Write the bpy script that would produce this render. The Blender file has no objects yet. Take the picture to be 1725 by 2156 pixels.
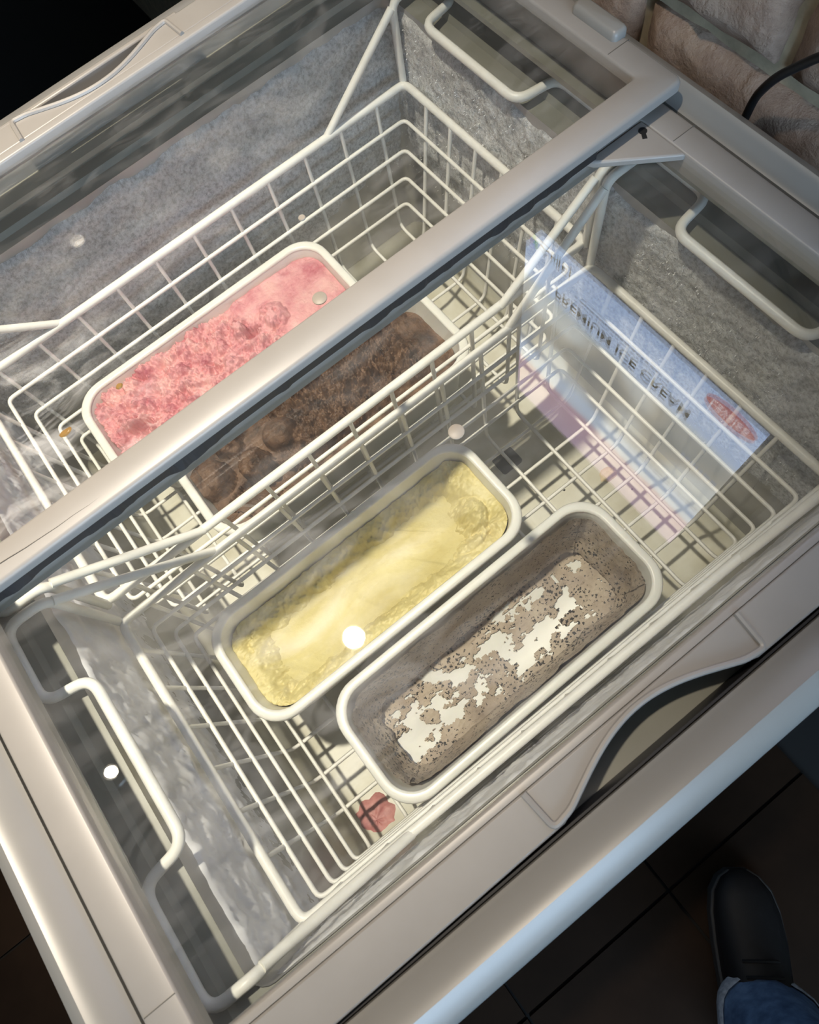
import bpy, bmesh, math, random
from mathutils import Vector, Matrix, noise
random.seed(7)
scene = bpy.context.scene
C = scene.collection

# ------------------------------------------------------------------ camera
AX = ((0.78515123, -0.60712548, -0.12221372),
      (-0.61184446, -0.72990299, -0.30477529),
      (0.09583268, 0.31407048, -0.9445506))
CAM_Z = 1.28
cam_d = bpy.data.cameras.new('camera'); cam = bpy.data.objects.new('camera', cam_d); C.objects.link(cam)
cam_d.sensor_fit = 'HORIZONTAL'; cam_d.sensor_width = 36.0; cam_d.lens = 36.0 * 1420.45 / 1725.0
cam_d.clip_start = 0.02
cam_d.dof.use_dof = True; cam_d.dof.focus_distance = 0.66; cam_d.dof.aperture_fstop = 20.0
r_, u_, b_ = AX[0], [-v for v in AX[1]], [-v for v in AX[2]]
cam.matrix_world = Matrix(((r_[0], u_[0], b_[0], 0), (r_[1], u_[1], b_[1], 0), (r_[2], u_[2], b_[2], CAM_Z), (0, 0, 0, 1)))
scene.camera = cam

# ------------------------------------------------------------------ light and exposure
w = bpy.data.worlds.new('world'); scene.world = w; w.use_nodes = True
w.node_tree.nodes['Background'].inputs[0].default_value = (0.35, 0.42, 0.55, 1)
w.node_tree.nodes['Background'].inputs[1].default_value = 0.05
vs = scene.view_settings
vs.view_transform = 'Standard'; vs.look = 'None'; vs.gamma = 1.0; vs.use_curve_mapping = False
vs.exposure = 0.0
LAMP_MAIN = 212.0      # watts of the downlight over the chest
LAMP_SIDE = 7.0
LAMP_FAR = 0.5
WINDOW_GLOW = 14.0
SIGN_GLOW = 6.5
WARM = (1.0, 0.87, 0.70)

# ------------------------------------------------------------------ helpers
def tag(o, label=None, cat=None, group=None, kind=None):
    if label: o['label'] = label
    if cat: o['category'] = cat
    if group: o['group'] = group
    if kind: o['kind'] = kind
    return o

def empty(name, loc=(0, 0, 0), rz=0.0):
    o = bpy.data.objects.new(name, None); C.objects.link(o)
    o.location = loc; o.rotation_euler = (0, 0, rz); o.empty_display_size = 0.05
    return o

def link(name, me, parent=None, m=None):
    o = bpy.data.objects.new(name, me); C.objects.link(o)
    if m and not me.materials: me.materials.append(m)
    if parent: o.parent = parent
    return o

class MB:
    def __init__(s): s.v = []; s.f = []
    def add(s, v, f):
        n = len(s.v); s.v += [tuple(p) for p in v]; s.f += [tuple(i + n for i in q) for q in f]; return s
    def box(s, x0, x1, y0, y1, z0, z1):
        return s.add([(x0, y0, z0), (x1, y0, z0), (x1, y1, z0), (x0, y1, z0), (x0, y0, z1), (x1, y0, z1), (x1, y1, z1), (x0, y1, z1)],
                     [(0, 3, 2, 1), (4, 5, 6, 7), (0, 1, 5, 4), (1, 2, 6, 5), (2, 3, 7, 6), (3, 0, 4, 7)])
    def prism(s, pts, z0, z1):
        n = len(pts)
        return s.add([(p[0], p[1], z0) for p in pts] + [(p[0], p[1], z1) for p in pts],
                     [tuple(range(n - 1, -1, -1)), tuple(range(n, 2 * n))] + [(i, (i + 1) % n, (i + 1) % n + n, i + n) for i in range(n)])
    def loft(s, rings, cap0=False, cap1=False):
        n = len(rings[0]); v = [p for r in rings for p in r]; f = []
        for k in range(len(rings) - 1):
            for i in range(n):
                j = (i + 1) % n
                f.append((k * n + i, k * n + j, (k + 1) * n + j, (k + 1) * n + i))
        if cap0: f.append(tuple(range(n - 1, -1, -1)))
        if cap1: f.append(tuple((len(rings) - 1) * n + i for i in range(n)))
        return s.add(v, f)
    def tube(s, pts, r, n=8, fil=0.0, closed=False, fseg=4):
        P = fillet([Vector(p) for p in pts], fil, closed, fseg)
        m = len(P); rings = []; prev = None
        for i in range(m):
            if closed: t = (P[(i + 1) % m] - P[i - 1])
            else: t = P[min(i + 1, m - 1)] - P[max(i - 1, 0)]
            t.normalize()
            if prev is None:
                a = Vector((0, 0, 1)) if abs(t.z) < 0.9 else Vector((1, 0, 0))
                nrm = t.cross(a).normalized()
            else:
                nrm = (prev - t * prev.dot(t)).normalized()
            prev = nrm; bn = t.cross(nrm)
            rr = r(i / max(1, m - 1)) if callable(r) else r
            rings.append([P[i] + (nrm * math.cos(2 * math.pi * k / n) + bn * math.sin(2 * math.pi * k / n)) * rr for k in range(n)])
        if closed: rings.append(rings[0])
        return s.loft(rings, not closed, not closed)
    def mesh(s, name, smooth=True):
        me = bpy.data.meshes.new(name); me.from_pydata(s.v, [], s.f); me.update()
        bm = bmesh.new(); bm.from_mesh(me); bmesh.ops.recalc_face_normals(bm, faces=bm.faces); bm.to_mesh(me); bm.free()
        if smooth: me.shade_smooth()
        return me
    def build(s, name, m, parent=None, smooth=False, bevel=0.0, seg=2, angle=40):
        me = s.mesh(name, smooth or bevel > 0); o = link(name, me, parent, m)
        if bevel > 0:
            b = o.modifiers.new('bevel', 'BEVEL'); b.width = bevel; b.segments = seg; b.limit_method = 'ANGLE'; b.angle_limit = math.radians(angle)
            b.harden_normals = False
        if smooth or bevel > 0:
            try: me.set_sharp_from_angle(angle=math.radians(angle))
            except Exception: pass
        return o

def fillet(P, r, closed, seg=4):
    if r <= 0: return P
    out = []; m = len(P)
    for i in range(m):
        if not closed and i in (0, m - 1): out.append(P[i]); continue
        a, b, c = P[i - 1], P[i], P[(i + 1) % m]
        d0, d1 = (a - b), (c - b); l0, l1 = d0.length, d1.length
        if l0 < 1e-6 or l1 < 1e-6: out.append(b); continue
        d0 /= l0; d1 /= l1
        k = min(r, l0 * 0.48, l1 * 0.48)
        if d0.dot(d1) < -0.999: out.append(b); continue
        p0, p1 = b + d0 * k, b + d1 * k
        for q in range(seg + 1):
            t = q / seg
            out.append(p0 * (1 - t) ** 2 + b * 2 * t * (1 - t) + p1 * t * t)
    return out

def rrect(x0, x1, y0, y1, r, z, n=6):
    pts = []
    for cx, cy, a0 in ((x1 - r, y1 - r, 0), (x0 + r, y1 - r, 90), (x0 + r, y0 + r, 180), (x1 - r, y0 + r, 270)):
        for k in range(n + 1):
            a = math.radians(a0 + 90 * k / n); pts.append((cx + r * math.cos(a), cy + r * math.sin(a), z))
    return pts

def disc(cx, cy, r, n=24): return [(cx + r * math.cos(2 * math.pi * k / n), cy + r * math.sin(2 * math.pi * k / n)) for k in range(n)]

# ------------------------------------------------------------------ materials
def mat(name, col, rough=0.5, metal=0.0, spec=0.5, **kw):
    m = bpy.data.materials.new(name); m.use_nodes = True; nt = m.node_tree
    b = nt.nodes['Principled BSDF']
    b.inputs['Base Color'].default_value = (*col, 1); b.inputs['Roughness'].default_value = rough
    b.inputs['Metallic'].default_value = metal; b.inputs['Specular IOR Level'].default_value = spec
    for k, v in kw.items(): b.inputs[k.replace('_', ' ')].default_value = v
    return m
def N(m, t, **kw):
    n = m.node_tree.nodes.new(t)
    for k, v in kw.items():
        if k.startswith('i_'):
            n.inputs[k[2:].replace('_', ' ')].default_value = v
        else: setattr(n, k, v)
    return n
def L(m, a, b): m.node_tree.links.new(a, b)
def BS(m): return m.node_tree.nodes['Principled BSDF']
def ramp(m, fac, stops, interp='LINEAR'):
    n = N(m, 'ShaderNodeValToRGB'); n.color_ramp.interpolation = interp
    e = n.color_ramp.elements
    while len(e) > 1: e.remove(e[-1])
    e[0].position = stops[0][0]; e[0].color = (*stops[0][1], 1)
    for p, c in stops[1:]:
        q = e.new(p); q.color = (*c, 1)
    L(m, fac, n.inputs[0]); return n
def noise_col(m, scale, stops, detail=4.0, coord='Object', rough=0.55, dist=0.0):
    tc = N(m, 'ShaderNodeTexCoord'); nz = N(m, 'ShaderNodeTexNoise', i_Scale=scale, i_Detail=detail, i_Roughness=rough, i_Distortion=dist)
    L(m, tc.outputs[coord], nz.inputs['Vector'])
    return ramp(m, nz.outputs[0], stops), nz, tc
def bump(m, scale, strength, dist=0.002, detail=6.0, coord='Object', kind='noise'):
    tc = N(m, 'ShaderNodeTexCoord')
    nz = N(m, 'ShaderNodeTexNoise', i_Scale=scale, i_Detail=detail, i_Roughness=0.65) if kind == 'noise' else N(m, 'ShaderNodeTexVoronoi', i_Scale=scale)
    L(m, tc.outputs[coord], nz.inputs['Vector'])
    b = N(m, 'ShaderNodeBump', i_Strength=strength, i_Distance=dist)
    L(m, nz.outputs[0], b.inputs['Height'])
    old = BS(m).inputs['Normal'].links
    if old: L(m, old[0].from_socket, b.inputs['Normal'])
    L(m, b.outputs[0], BS(m).inputs['Normal']); return b

def grained(name, col, rough, amt=0.08, scale=60, spec=0.5, bumpy=0.0, **kw):
    m = mat(name, col, rough, spec=spec, **kw)
    lo = tuple(c * (1 - amt) for c in col); hi = tuple(min(1, c * (1 + amt)) for c in col)
    r, _, _ = noise_col(m, scale, [(0.3, lo), (0.7, hi)]); L(m, r.outputs[0], BS(m).inputs['Base Color'])
    if bumpy: bump(m, scale * 6, bumpy, 0.0006)
    return m

M_LID = grained('lid_plastic', (0.255, 0.242, 0.225), 0.40, 0.04, 25)
M_RIM = grained('rim_plastic', (0.235, 0.230, 0.215), 0.36, 0.04, 12)
M_CAB = grained('cabinet_paint', (0.42, 0.43, 0.44), 0.22, 0.03, 8)
M_TRACK = grained('track_plastic', (0.20, 0.20, 0.17), 0.35, 0.06, 20)
M_SEAL_GAP = mat('black_rubber_and_gap', (0.012, 0.012, 0.014), 0.5)  # rubber of the seal, and the painted shade of the front gap
M_WIRE = grained('white_coated_wire', (0.86, 0.85, 0.81), 0.38, 0.05, 90)
M_TUB = grained('tub_plastic', (0.80, 0.785, 0.74), 0.33, 0.03, 40, Subsurface_Weight=0.05)
M_LINER = mat('liner_metal', (0.42, 0.42, 0.41), 0.42, 0.35)
r_n, _, _ = noise_col(M_LINER, 9, [(0.3, (0.30, 0.30, 0.30)), (0.7, (0.50, 0.49, 0.48))], 8); L(M_LINER, r_n.outputs[0], BS(M_LINER).inputs['Base Color'])
M_FLOORPAN = mat('pan_enamel', (0.72, 0.71, 0.62), 0.45)
r_n, _, _ = noise_col(M_FLOORPAN, 14, [(0.35, (0.60, 0.57, 0.46)), (0.55, (0.74, 0.73, 0.65))], 8); L(M_FLOORPAN, r_n.outputs[0], BS(M_FLOORPAN).inputs['Base Color'])

def glass_mat(name, dirt_scale, dirt_lo, dirt_hi, amount, spot):
    m = bpy.data.materials.new(name); m.use_nodes = True; nt = m.node_tree; nt.nodes.clear()
    out = N(m, 'ShaderNodeOutputMaterial'); tr = N(m, 'ShaderNodeBsdfTransparent'); tr.inputs[0].default_value = (0.965, 0.98, 0.975, 1)
    gl = N(m, 'ShaderNodeBsdfGlossy'); gl.inputs['Roughness'].default_value = 0.0
    lw = N(m, 'ShaderNodeLayerWeight'); lw.inputs['Blend'].default_value = 0.5
    p = N(m, 'ShaderNodeMath', operation='POWER'); p.inputs[1].default_value = 5.0; L(m, lw.outputs['Facing'], p.inputs[0])
    f = N(m, 'ShaderNodeMath', operation='MULTIPLY_ADD'); f.inputs[1].default_value = 0.955; f.inputs[2].default_value = 0.045; L(m, p.outputs[0], f.inputs[0])
    mx = N(m, 'ShaderNodeMixShader'); L(m, f.outputs[0], mx.inputs[0]); L(m, tr.outputs[0], mx.inputs[1]); L(m, gl.outputs[0], mx.inputs[2])
    # dried wipe marks and frost film, plus lamp-glare haze painted on the near pane
    tc = N(m, 'ShaderNodeTexCoord'); mp = N(m, 'ShaderNodeMapping'); mp.inputs['Scale'].default_value = (1, 2.8, 1); mp.inputs['Rotation'].default_value = (0, 0, 0.6)
    L(m, tc.outputs['Object'], mp.inputs[0])
    nz = N(m, 'ShaderNodeTexNoise', i_Scale=dirt_scale, i_Detail=9.0, i_Roughness=0.58, i_Distortion=1.6); L(m, mp.outputs[0], nz.inputs['Vector'])
    dv_ = N(m, 'ShaderNodeVectorMath', operation='DISTANCE'); dv_.inputs[1].default_value = (*spot[:2], spot[3]); L(m, tc.outputs['Object'], dv_.inputs[0])
    sm_ = N(m, 'ShaderNodeMapRange'); sm_.interpolation_type = 'SMOOTHSTEP'; sm_.inputs['From Min'].default_value = 0.0; sm_.inputs['From Max'].default_value = spot[2]
    sm_.inputs['To Min'].default_value = spot[4]; sm_.inputs['To Max'].default_value = 0.0; L(m, dv_.outputs['Value'], sm_.inputs[0])
    mr = N(m, 'ShaderNodeMapRange'); mr.inputs['From Min'].default_value = dirt_lo; mr.inputs['From Max'].default_value = dirt_hi
    mr.inputs['To Min'].default_value = 0.0; mr.inputs['To Max'].default_value = 1.0; L(m, nz.outputs[0], mr.inputs[0])
    am = N(m, 'ShaderNodeMath', operation='ADD'); am.inputs[1].default_value = amount; L(m, sm_.outputs[0], am.inputs[0])
    mm = N(m, 'ShaderNodeMath', operation='MULTIPLY_ADD'); mm.inputs[2].default_value = 0.010; L(m, mr.outputs[0], mm.inputs[0]); L(m, am.outputs[0], mm.inputs[1])
    df = N(m, 'ShaderNodeBsdfDiffuse'); df.inputs[0].default_value = (0.75, 0.75, 0.76, 1)
    m2 = N(m, 'ShaderNodeMixShader'); L(m, mm.outputs[0], m2.inputs[0]); L(m, mx.outputs[0], m2.inputs[1]); L(m, df.outputs[0], m2.inputs[2])
    L(m, m2.outputs[0], out.inputs[0]); return m
M_GLASS_U = glass_mat('smeared_glass', 13.0, 0.48, 0.80, 0.07, (-0.13, 0.33, 0.14, 0.885, 0.45))
M_GLASS_L = glass_mat('clear_glass', 11.0, 0.45, 0.85, 0.045, (-0.05, 0.10, 0.17, 0.87, 0.15))  # spot paints the hazy glare around the main lamp's reflection

M_FROST = mat('frost', (0.80, 0.81, 0.83), 0.6, spec=0.6)
r_n, _, tcf = noise_col(M_FROST, 30, [(0.3, (0.76, 0.76, 0.78)), (0.65, (0.94, 0.95, 0.96))], 9, rough=0.7)
_g = N(M_FROST, 'ShaderNodeTexNoise', i_Scale=230.0, i_Detail=5.0, i_Roughness=0.7); L(M_FROST, tcf.outputs['Object'], _g.inputs['Vector'])
_gr = ramp(M_FROST, _g.outputs[0], [(0.36, (0.52,) * 3), (0.52, (0.84,) * 3), (0.66, (1.0,) * 3)])
_gm = N(M_FROST, 'ShaderNodeMix', data_type='RGBA', blend_type='MULTIPLY'); _gm.inputs[0].default_value = 1.0
L(M_FROST, r_n.outputs[0], _gm.inputs[6]); L(M_FROST, _gr.outputs[0], _gm.inputs[7]); L(M_FROST, _gm.outputs[2], BS(M_FROST).inputs['Base Color'])
bump(M_FROST, 300, 0.8, 0.004, 6); bump(M_FROST, 800, 0.35, 0.002, kind='voronoi')
_nz = N(M_FROST, 'ShaderNodeTexNoise', i_Scale=520.0, i_Detail=2.0); L(M_FROST, tcf.outputs['Object'], _nz.inputs['Vector'])
_rr = ramp(M_FROST, _nz.outputs[0], [(0.60, (0.6,) * 3), (0.68, (0.06,) * 3)])
L(M_FROST, _rr.outputs[0], BS(M_FROST).inputs['Roughness'])

M_RIME = grained('smooth_rime', (0.80, 0.80, 0.83), 0.5, 0.10, 35, bumpy=0.35)

# ------------------------------------------------------------------ the room
M_CEIL = grained('ceiling_paint', (0.22, 0.21, 0.20), 0.8, 0.05, 5)
M_DARKWALL = grained('dark_wall_paint', (0.07, 0.065, 0.06), 0.8, 0.1, 4)
M_TILE = grained('dark_floor_tile', (0.016, 0.0085, 0.0045), 0.6, 0.3, 6, spec=0.06, bumpy=0.2)
M_GROUT = mat('dark_grout', (0.006, 0.005, 0.004), 0.9)
RX0, RX1, RY0, RY1, RZ = -3.0, 0.462, -2.8, 3.2, 2.40
def struct(name, mb, m, **k):
    o = mb.build(name, m, **k); o['kind'] = 'structure'; return o
floor = struct('floor', MB().box(RX0, RX1, RY0, RY1, -0.06, -0.008), M_GROUT)
struct('ceiling', MB().box(RX0, RX1, RY0, RY1, RZ, RZ + 0.06), M_CEIL)
struct('wall_left', MB().box(RX0 - 0.06, RX0, RY0, RY1, -0.06, RZ + 0.06), M_DARKWALL)
struct('wall_back', MB().box(RX0, RX1, RY1, RY1 + 0.06, -0.06, RZ + 0.06), M_DARKWALL)
# front wall with a window opening behind the photographer
wx0, wx1, wz0, wz1 = -2.0, 0.3, 0.9, 2.25
wf = MB().box(RX0, wx0, RY0 - 0.06, RY0, -0.06, RZ + 0.06).box(wx1, RX1, RY0 - 0.06, RY0, -0.06, RZ + 0.06)
wf.box(wx0, wx1, RY0 - 0.06, RY0, -0.06, wz0).box(wx0, wx1, RY0 - 0.06, RY0, wz1, RZ + 0.06)
struct('wall_front', wf, M_DARKWALL)
M_DAY = bpy.data.materials.new('daylight_pane'); M_DAY.use_nodes = True
BS(M_DAY).inputs['Base Color'].default_value = (0.1, 0.1, 0.1, 1)
BS(M_DAY).inputs['Emission Color'].default_value = (0.52, 0.74, 1.0, 1); BS(M_DAY).inputs['Emission Strength'].default_value = WINDOW_GLOW
win = struct('window_1', MB().box(wx0, wx1, RY0 - 0.055, RY0 - 0.045, wz0, wz1), M_DAY)
M_FRAME = mat('window_frame_paint', (0.25, 0.25, 0.25), 0.5)
for bx in ((wx0, wx0 + 0.05, wz0, wz1), (wx1 - 0.05, wx1, wz0, wz1), (wx0 + 0.05, wx1 - 0.05, wz0, wz0 + 0.05), (wx0 + 0.05, wx1 - 0.05, wz1 - 0.05, wz1), (-0.78, -0.72, wz0 + 0.05, wz1 - 0.05)):
    MB().box(bx[0], bx[1], RY0 - 0.04, RY0 - 0.005, bx[2], bx[3]).build('window_frame', M_FRAME, win)
# floor tiles near the chest
tile_me = None
for i in range(-4, 3):
    for j in range(-5, 4):
        x0, y0 = 0.062 + i * 0.30, -0.36 + j * 0.30
        if x0 + 0.295 > RX1: continue
        if tile_me is None:
            o = MB().box(0, 0.295, 0, 0.295, -0.0075, 0.0).build('floor_tile', M_TILE, floor); tile_me = o.data
        else:
            o = link('floor_tile', tile_me, floor)
        o.location = (x0, y0, 0)

# stone brick wall beside the chest
M_MORTAR = grained('mortar', (0.46, 0.39, 0.27), 0.9, 0.2, 60, bumpy=0.5)
M_STONE = mat('stone_brick', (0.4, 0.33, 0.27), 0.75)
r_n, _, _ = noise_col(M_STONE, 26, [(0.25, (0.26, 0.175, 0.13)), (0.5, (0.50, 0.365, 0.28)), (0.75, (0.66, 0.52, 0.40))], 9, rough=0.62); L(M_STONE, r_n.outputs[0], BS(M_STONE).inputs['Base Color'])
bump(M_STONE, 90, 0.8, 0.006, 10)
_tc = N(M_STONE, 'ShaderNodeTexCoord'); _rn = N(M_STONE, 'ShaderNodeTexNoise', noise_type='RIDGED_MULTIFRACTAL', i_Scale=30.0, i_Detail=8.0, i_Roughness=0.6, i_Distortion=0.8); L(M_STONE, _tc.outputs['Object'], _rn.inputs['Vector'])
_bp = N(M_STONE, 'ShaderNodeBump', i_Strength=0.7, i_Distance=0.004); L(M_STONE, _rn.outputs[0], _bp.inputs['Height']); L(M_STONE, BS(M_STONE).inputs['Normal'].links[0].from_socket, _bp.inputs['Normal']); L(M_STONE, _bp.outputs[0], BS(M_STONE).inputs['Normal'])
wr = struct('wall_right', MB().box(RX1, RX1 + 0.08, RY0, RY1, -0.06, RZ + 0.06), M_MORTAR)
def brick_mesh(seed, ln=0.206, ht=0.074, dp=0.014, nx=12, nz=6):
    mb = MB(); v = []; f = []
    for k in range(nz + 1):
        for i in range(nx + 1):
            a, b = i / nx, k / nz
            e = min(a * ln, (1 - a) * ln, b * ht, (1 - b) * ht)
            d = dp * min(1, 0.35 + e / 0.012) + 0.0045 * noise.fractal(Vector((a * 7 + seed * 9, b * 3, seed)), 0.8, 2.2, 4) * min(1, e / 0.006 + 0.3)
            jy = 0.003 * noise.noise(Vector((b * 5, seed * 3.1, a * 9))); jz = 0.003 * noise.noise(Vector((a * 6, b * 5, seed * 2.3)))
            v.append((-d, a * ln - ln / 2 + jy, b * ht - ht / 2 + jz))
    n = nx + 1
    for k in range(nz):
        for i in range(nx): f.append((k * n + i, k * n + i + 1, (k + 1) * n + i + 1, (k + 1) * n + i))
    m0 = len(v)
    border = [i for i in range(n)] + [k * n + nx for k in range(1, nz + 1)] + [nz * n + i for i in range(nx - 1, -1, -1)] + [k * n for k in range(nz - 1, 0, -1)]
    for q in border: v.append((0.004, v[q][1], v[q][2]))
    for t in range(len(border)):
        t2 = (t + 1) % len(border); f.append((border[t], m0 + t, m0 + t2, border[t2]))
    mb.add(v, f); me = mb.mesh('brick_stone', True); me.materials.append(M_STONE); return me
brick_me = [brick_mesh(s) for s in range(5)]
course = 0.0865
for r in range(-10, 12):
    zc = 0.918 + course * r
    off = 0.226 if r % 2 == 0 else 0.355
    for c in range(-5, 5):
        yc = off + 0.109 + c * 0.218
        if yc > 1.1 or yc < -0.9: continue
        o = link('brick', brick_me[(r * 3 + c * 7) % 5], wr); o.location = (RX1, yc, zc)
        o.rotation_euler = (math.pi if (r + c) % 3 == 0 else 0, 0, 0)

# ------------------------------------------------------------------ ceiling downlights
M_LAMPRING = mat('lamp_ring_metal', (0.5, 0.5, 0.5), 0.3, 0.8)
def lamp(x, y, z, watts, label, rad=0.022, beam=51):
    t = empty('ceiling_downlight', (x, y, z)); tag(t, label, 'lamp', 'ceiling downlights')
    MB().loft([[(p[0], p[1], zz) for p in disc(0, 0, rr, 32)] for rr, zz in ((0.05, 0.028), (0.05, -0.004), (0.046, -0.008), (rad + 0.006, -0.006), (rad + 0.004, 0.02))]).build('trim_ring', M_LAMPRING, t, smooth=True)
    MB().prism(disc(0, 0, rad + 0.003, 28), 0.018, 0.024).build('lens', M_LENS, t)
    ld = bpy.data.lights.new('downlight_beam', 'SPOT'); ld.energy = watts; ld.color = WARM; ld.shadow_soft_size = rad
    ld.spot_size = math.radians(beam); ld.spot_blend = 1.0
    lo = bpy.data.objects.new('downlight_beam', ld); C.objects.link(lo); lo.parent = t; lo.location = (0, 0, -0.004)
    return t
M_LENS = mat('lamp_lens', (0.7, 0.7, 0.7), 0.3); BS(M_LENS).inputs['Emission Color'].default_value = (*WARM, 1); BS(M_LENS).inputs['Emission Strength'].default_value = 8.0
lamp(-0.160, 0.441, RZ - 0.028, LAMP_MAIN, 'bright downlight whose glare sits in the glass above the yellow tub', 0.030)
lamp(-0.925, 0.572, RZ - 0.028, LAMP_SIDE, 'downlight mirrored as a small spot in the glass at lower left', 0.016, 80)
lamp(-0.11, 2.23, RZ - 0.028, LAMP_FAR, 'dim downlight mirrored as a warm smear in the far glass')

# ------------------------------------------------------------------ lit menu sign on the stone wall
SX = 0.420
sign = empty('menu_sign', (SX, 0.2475, 1.16)); tag(sign, 'backlit menu board on stone wall, mirrored in the near glass lid', 'sign')
M_SIGNBOX = mat('sign_box', (0.12, 0.12, 0.16), 0.4)
sw, sh = 0.395, 0.44
MB().box(0.004, 0.026, -sw / 2, sw / 2, 0, sh).build('box', M_SIGNBOX, sign, bevel=0.002)
M_SIGN = bpy.data.materials.new('backlit_print'); M_SIGN.use_nodes = True
tc = N(M_SIGN, 'ShaderNodeTexCoord'); sp = N(M_SIGN, 'ShaderNodeSeparateXYZ'); L(M_SIGN, tc.outputs['Object'], sp.inputs[0])
zn = N(M_SIGN, 'ShaderNodeMath', operation='DIVIDE'); zn.inputs[1].default_value = sh; L(M_SIGN, sp.outputs['Z'], zn.inputs[0])
nz = N(M_SIGN, 'ShaderNodeTexNoise', i_Scale=9.0, i_Detail=5.0, i_Distortion=0.6); L(M_SIGN, tc.outputs['Object'], nz.inputs['Vector'])
wob = N(M_SIGN, 'ShaderNodeMath', operation='MULTIPLY_ADD'); wob.inputs[1].default_value = 0.10; L(M_SIGN, nz.outputs[0], wob.inputs[0])
sub = N(M_SIGN, 'ShaderNodeMath', operation='SUBTRACT'); sub.inputs[1].default_value = 0.05; L(M_SIGN, wob.outputs[0], sub.inputs[0]); L(M_SIGN, zn.outputs[0], wob.inputs[2])
base = ramp(M_SIGN, sub.outputs[0], [(0.0, (0.42, 0.58, 0.92)), (0.22, (0.50, 0.65, 0.95)), (0.25, (0.52, 0.60, 0.66)), (0.40, (0.52, 0.60, 0.64)), (0.56, (0.42, 0.52, 0.72)), (0.62, (0.58, 0.70, 0.92)), (0.70, (0.60, 0.70, 0.88)), (0.74, (0.55, 0.33, 0.45)), (1.0, (0.46, 0.32, 0.48))])
# soft scoops of pictured ice cream in the middle band
vor = N(M_SIGN, 'ShaderNodeTexVoronoi', i_Scale=11.0); vor.feature = 'SMOOTH_F1'; L(M_SIGN, tc.outputs['Object'], vor.inputs['Vector'])
vr = ramp(M_SIGN, vor.outputs[0], [(0.25, (0.80, 0.82, 0.80)), (0.42, (0.42, 0.36, 0.28)), (0.6, (0.10, 0.11, 0.13))])
msk = ramp(M_SIGN, zn.outputs[0], [(0.24, (0,) * 3), (0.27, (0.75,) * 3), (0.55, (0.75,) * 3), (0.64, (0,) * 3)])
mixc = N(M_SIGN, 'ShaderNodeMix', data_type='RGBA'); L(M_SIGN, msk.outputs[0], mixc.inputs[0]); L(M_SIGN, base.outputs[0], mixc.inputs[6]); L(M_SIGN, vr.outputs[0], mixc.inputs[7])
L(M_SIGN, mixc.outputs[2], BS(M_SIGN).inputs['Emission Color']); BS(M_SIGN).inputs['Emission Strength'].default_value = SIGN_GLOW
BS(M_SIGN).inputs['Base Color'].default_value = (0.05, 0.05, 0.05, 1); BS(M_SIGN).inputs['Roughness'].default_value = 0.03
MB().box(0.0, 0.004, -sw / 2 + 0.003, sw / 2 - 0.003, 0.004, sh - 0.003).build('lit_panel', M_SIGN, sign)
M_PRINT = mat('dark_print', (0.03, 0.02, 0.02), 0.5)
def emis(name, col, s):
    m = mat(name, (0.05, 0.05, 0.05), 0.3); BS(m).inputs['Emission Color'].default_value = (*col, 1); BS(m).inputs['Emission Strength'].default_value = s; return m
M_BADGE = emis('red_backlit_print', (0.50, 0.10, 0.13), SIGN_GLOW * 0.9)
M_WHITEPRINT = emis('white_backlit_print', (0.75, 0.62, 0.70), SIGN_GLOW)
def text(body, size, y, z, m, name='lettering', bold=0.0, sx=1.0):
    cu = bpy.data.curves.new('t', 'FONT'); cu.body = body; cu.size = size; cu.extrude = 0.0003; cu.offset = bold; cu.align_x = 'CENTER'; cu.align_y = 'CENTER'
    cu.resolution_u = 3
    o = bpy.data.objects.new('t', cu); C.objects.link(o); bpy.context.view_layer.update()
    me = bpy.data.meshes.new_from_object(o.evaluated_get(bpy.context.evaluated_depsgraph_get()))
    bpy.data.objects.remove(o)
    q = link(name, me, sign); me.materials.clear(); me.materials.append(m)
    q.matrix_local = Matrix(((0, 0, -1, -0.0007), (-sx, 0, 0, y - 0.2475), (0, 1, 0, z - 1.16), (0, 0, 0, 1)))
    return q
text('PREMIUM ICE CREAM', 0.0265, 0.258, 1.241, M_PRINT, bold=0.00015, sx=0.98)
text('\uc2a4\ubca0\ud2f0', 0.022, 0.386, 1.181, M_PRINT)
def print_row(y0, y1, z, ht, seed):      # rows of print too small to read
    rnd = random.Random(seed); y = y0
    while y > y1:
        wd = rnd.uniform(0.004, 0.010)
        MB().box(-0.0008, -0.0002, y - wd - 0.2475, y - 0.2475, z - ht / 2 - 1.16, z + ht / 2 - 1.16).build('fine_print', M_GREYPRINT, sign)
        y -= wd + rnd.uniform(0.0015, 0.003)
M_GREYPRINT = emis('grey_print', (0.28, 0.38, 0.60), SIGN_GLOW * 0.7)
print_row(0.345, 0.185, 1.219, 0.003, 1); print_row(0.335, 0.20, 1.212, 0.003, 2)
print_row(0.12, 0.062, 1.328, 0.007, 3); print_row(0.175, 0.062, 1.427, 0.004, 4)
MB().loft([[(-xx, math.cos(a) * 0.037 + 0.096 - 0.2475, math.sin(a) * 0.0165 + 1.182 - 1.16) for a in [2 * math.pi * k / 32 for k in range(32)]] for xx in (0.0, 0.0006)], True, True).build('badge', M_BADGE, sign); badge_ = bpy.data.objects['badge']
t_ = text('Lavelee', 0.0185, 0.097, 1.183, M_WHITEPRINT, sx=1.0); t_.location.x = -0.0013; t_.parent = badge_
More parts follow.
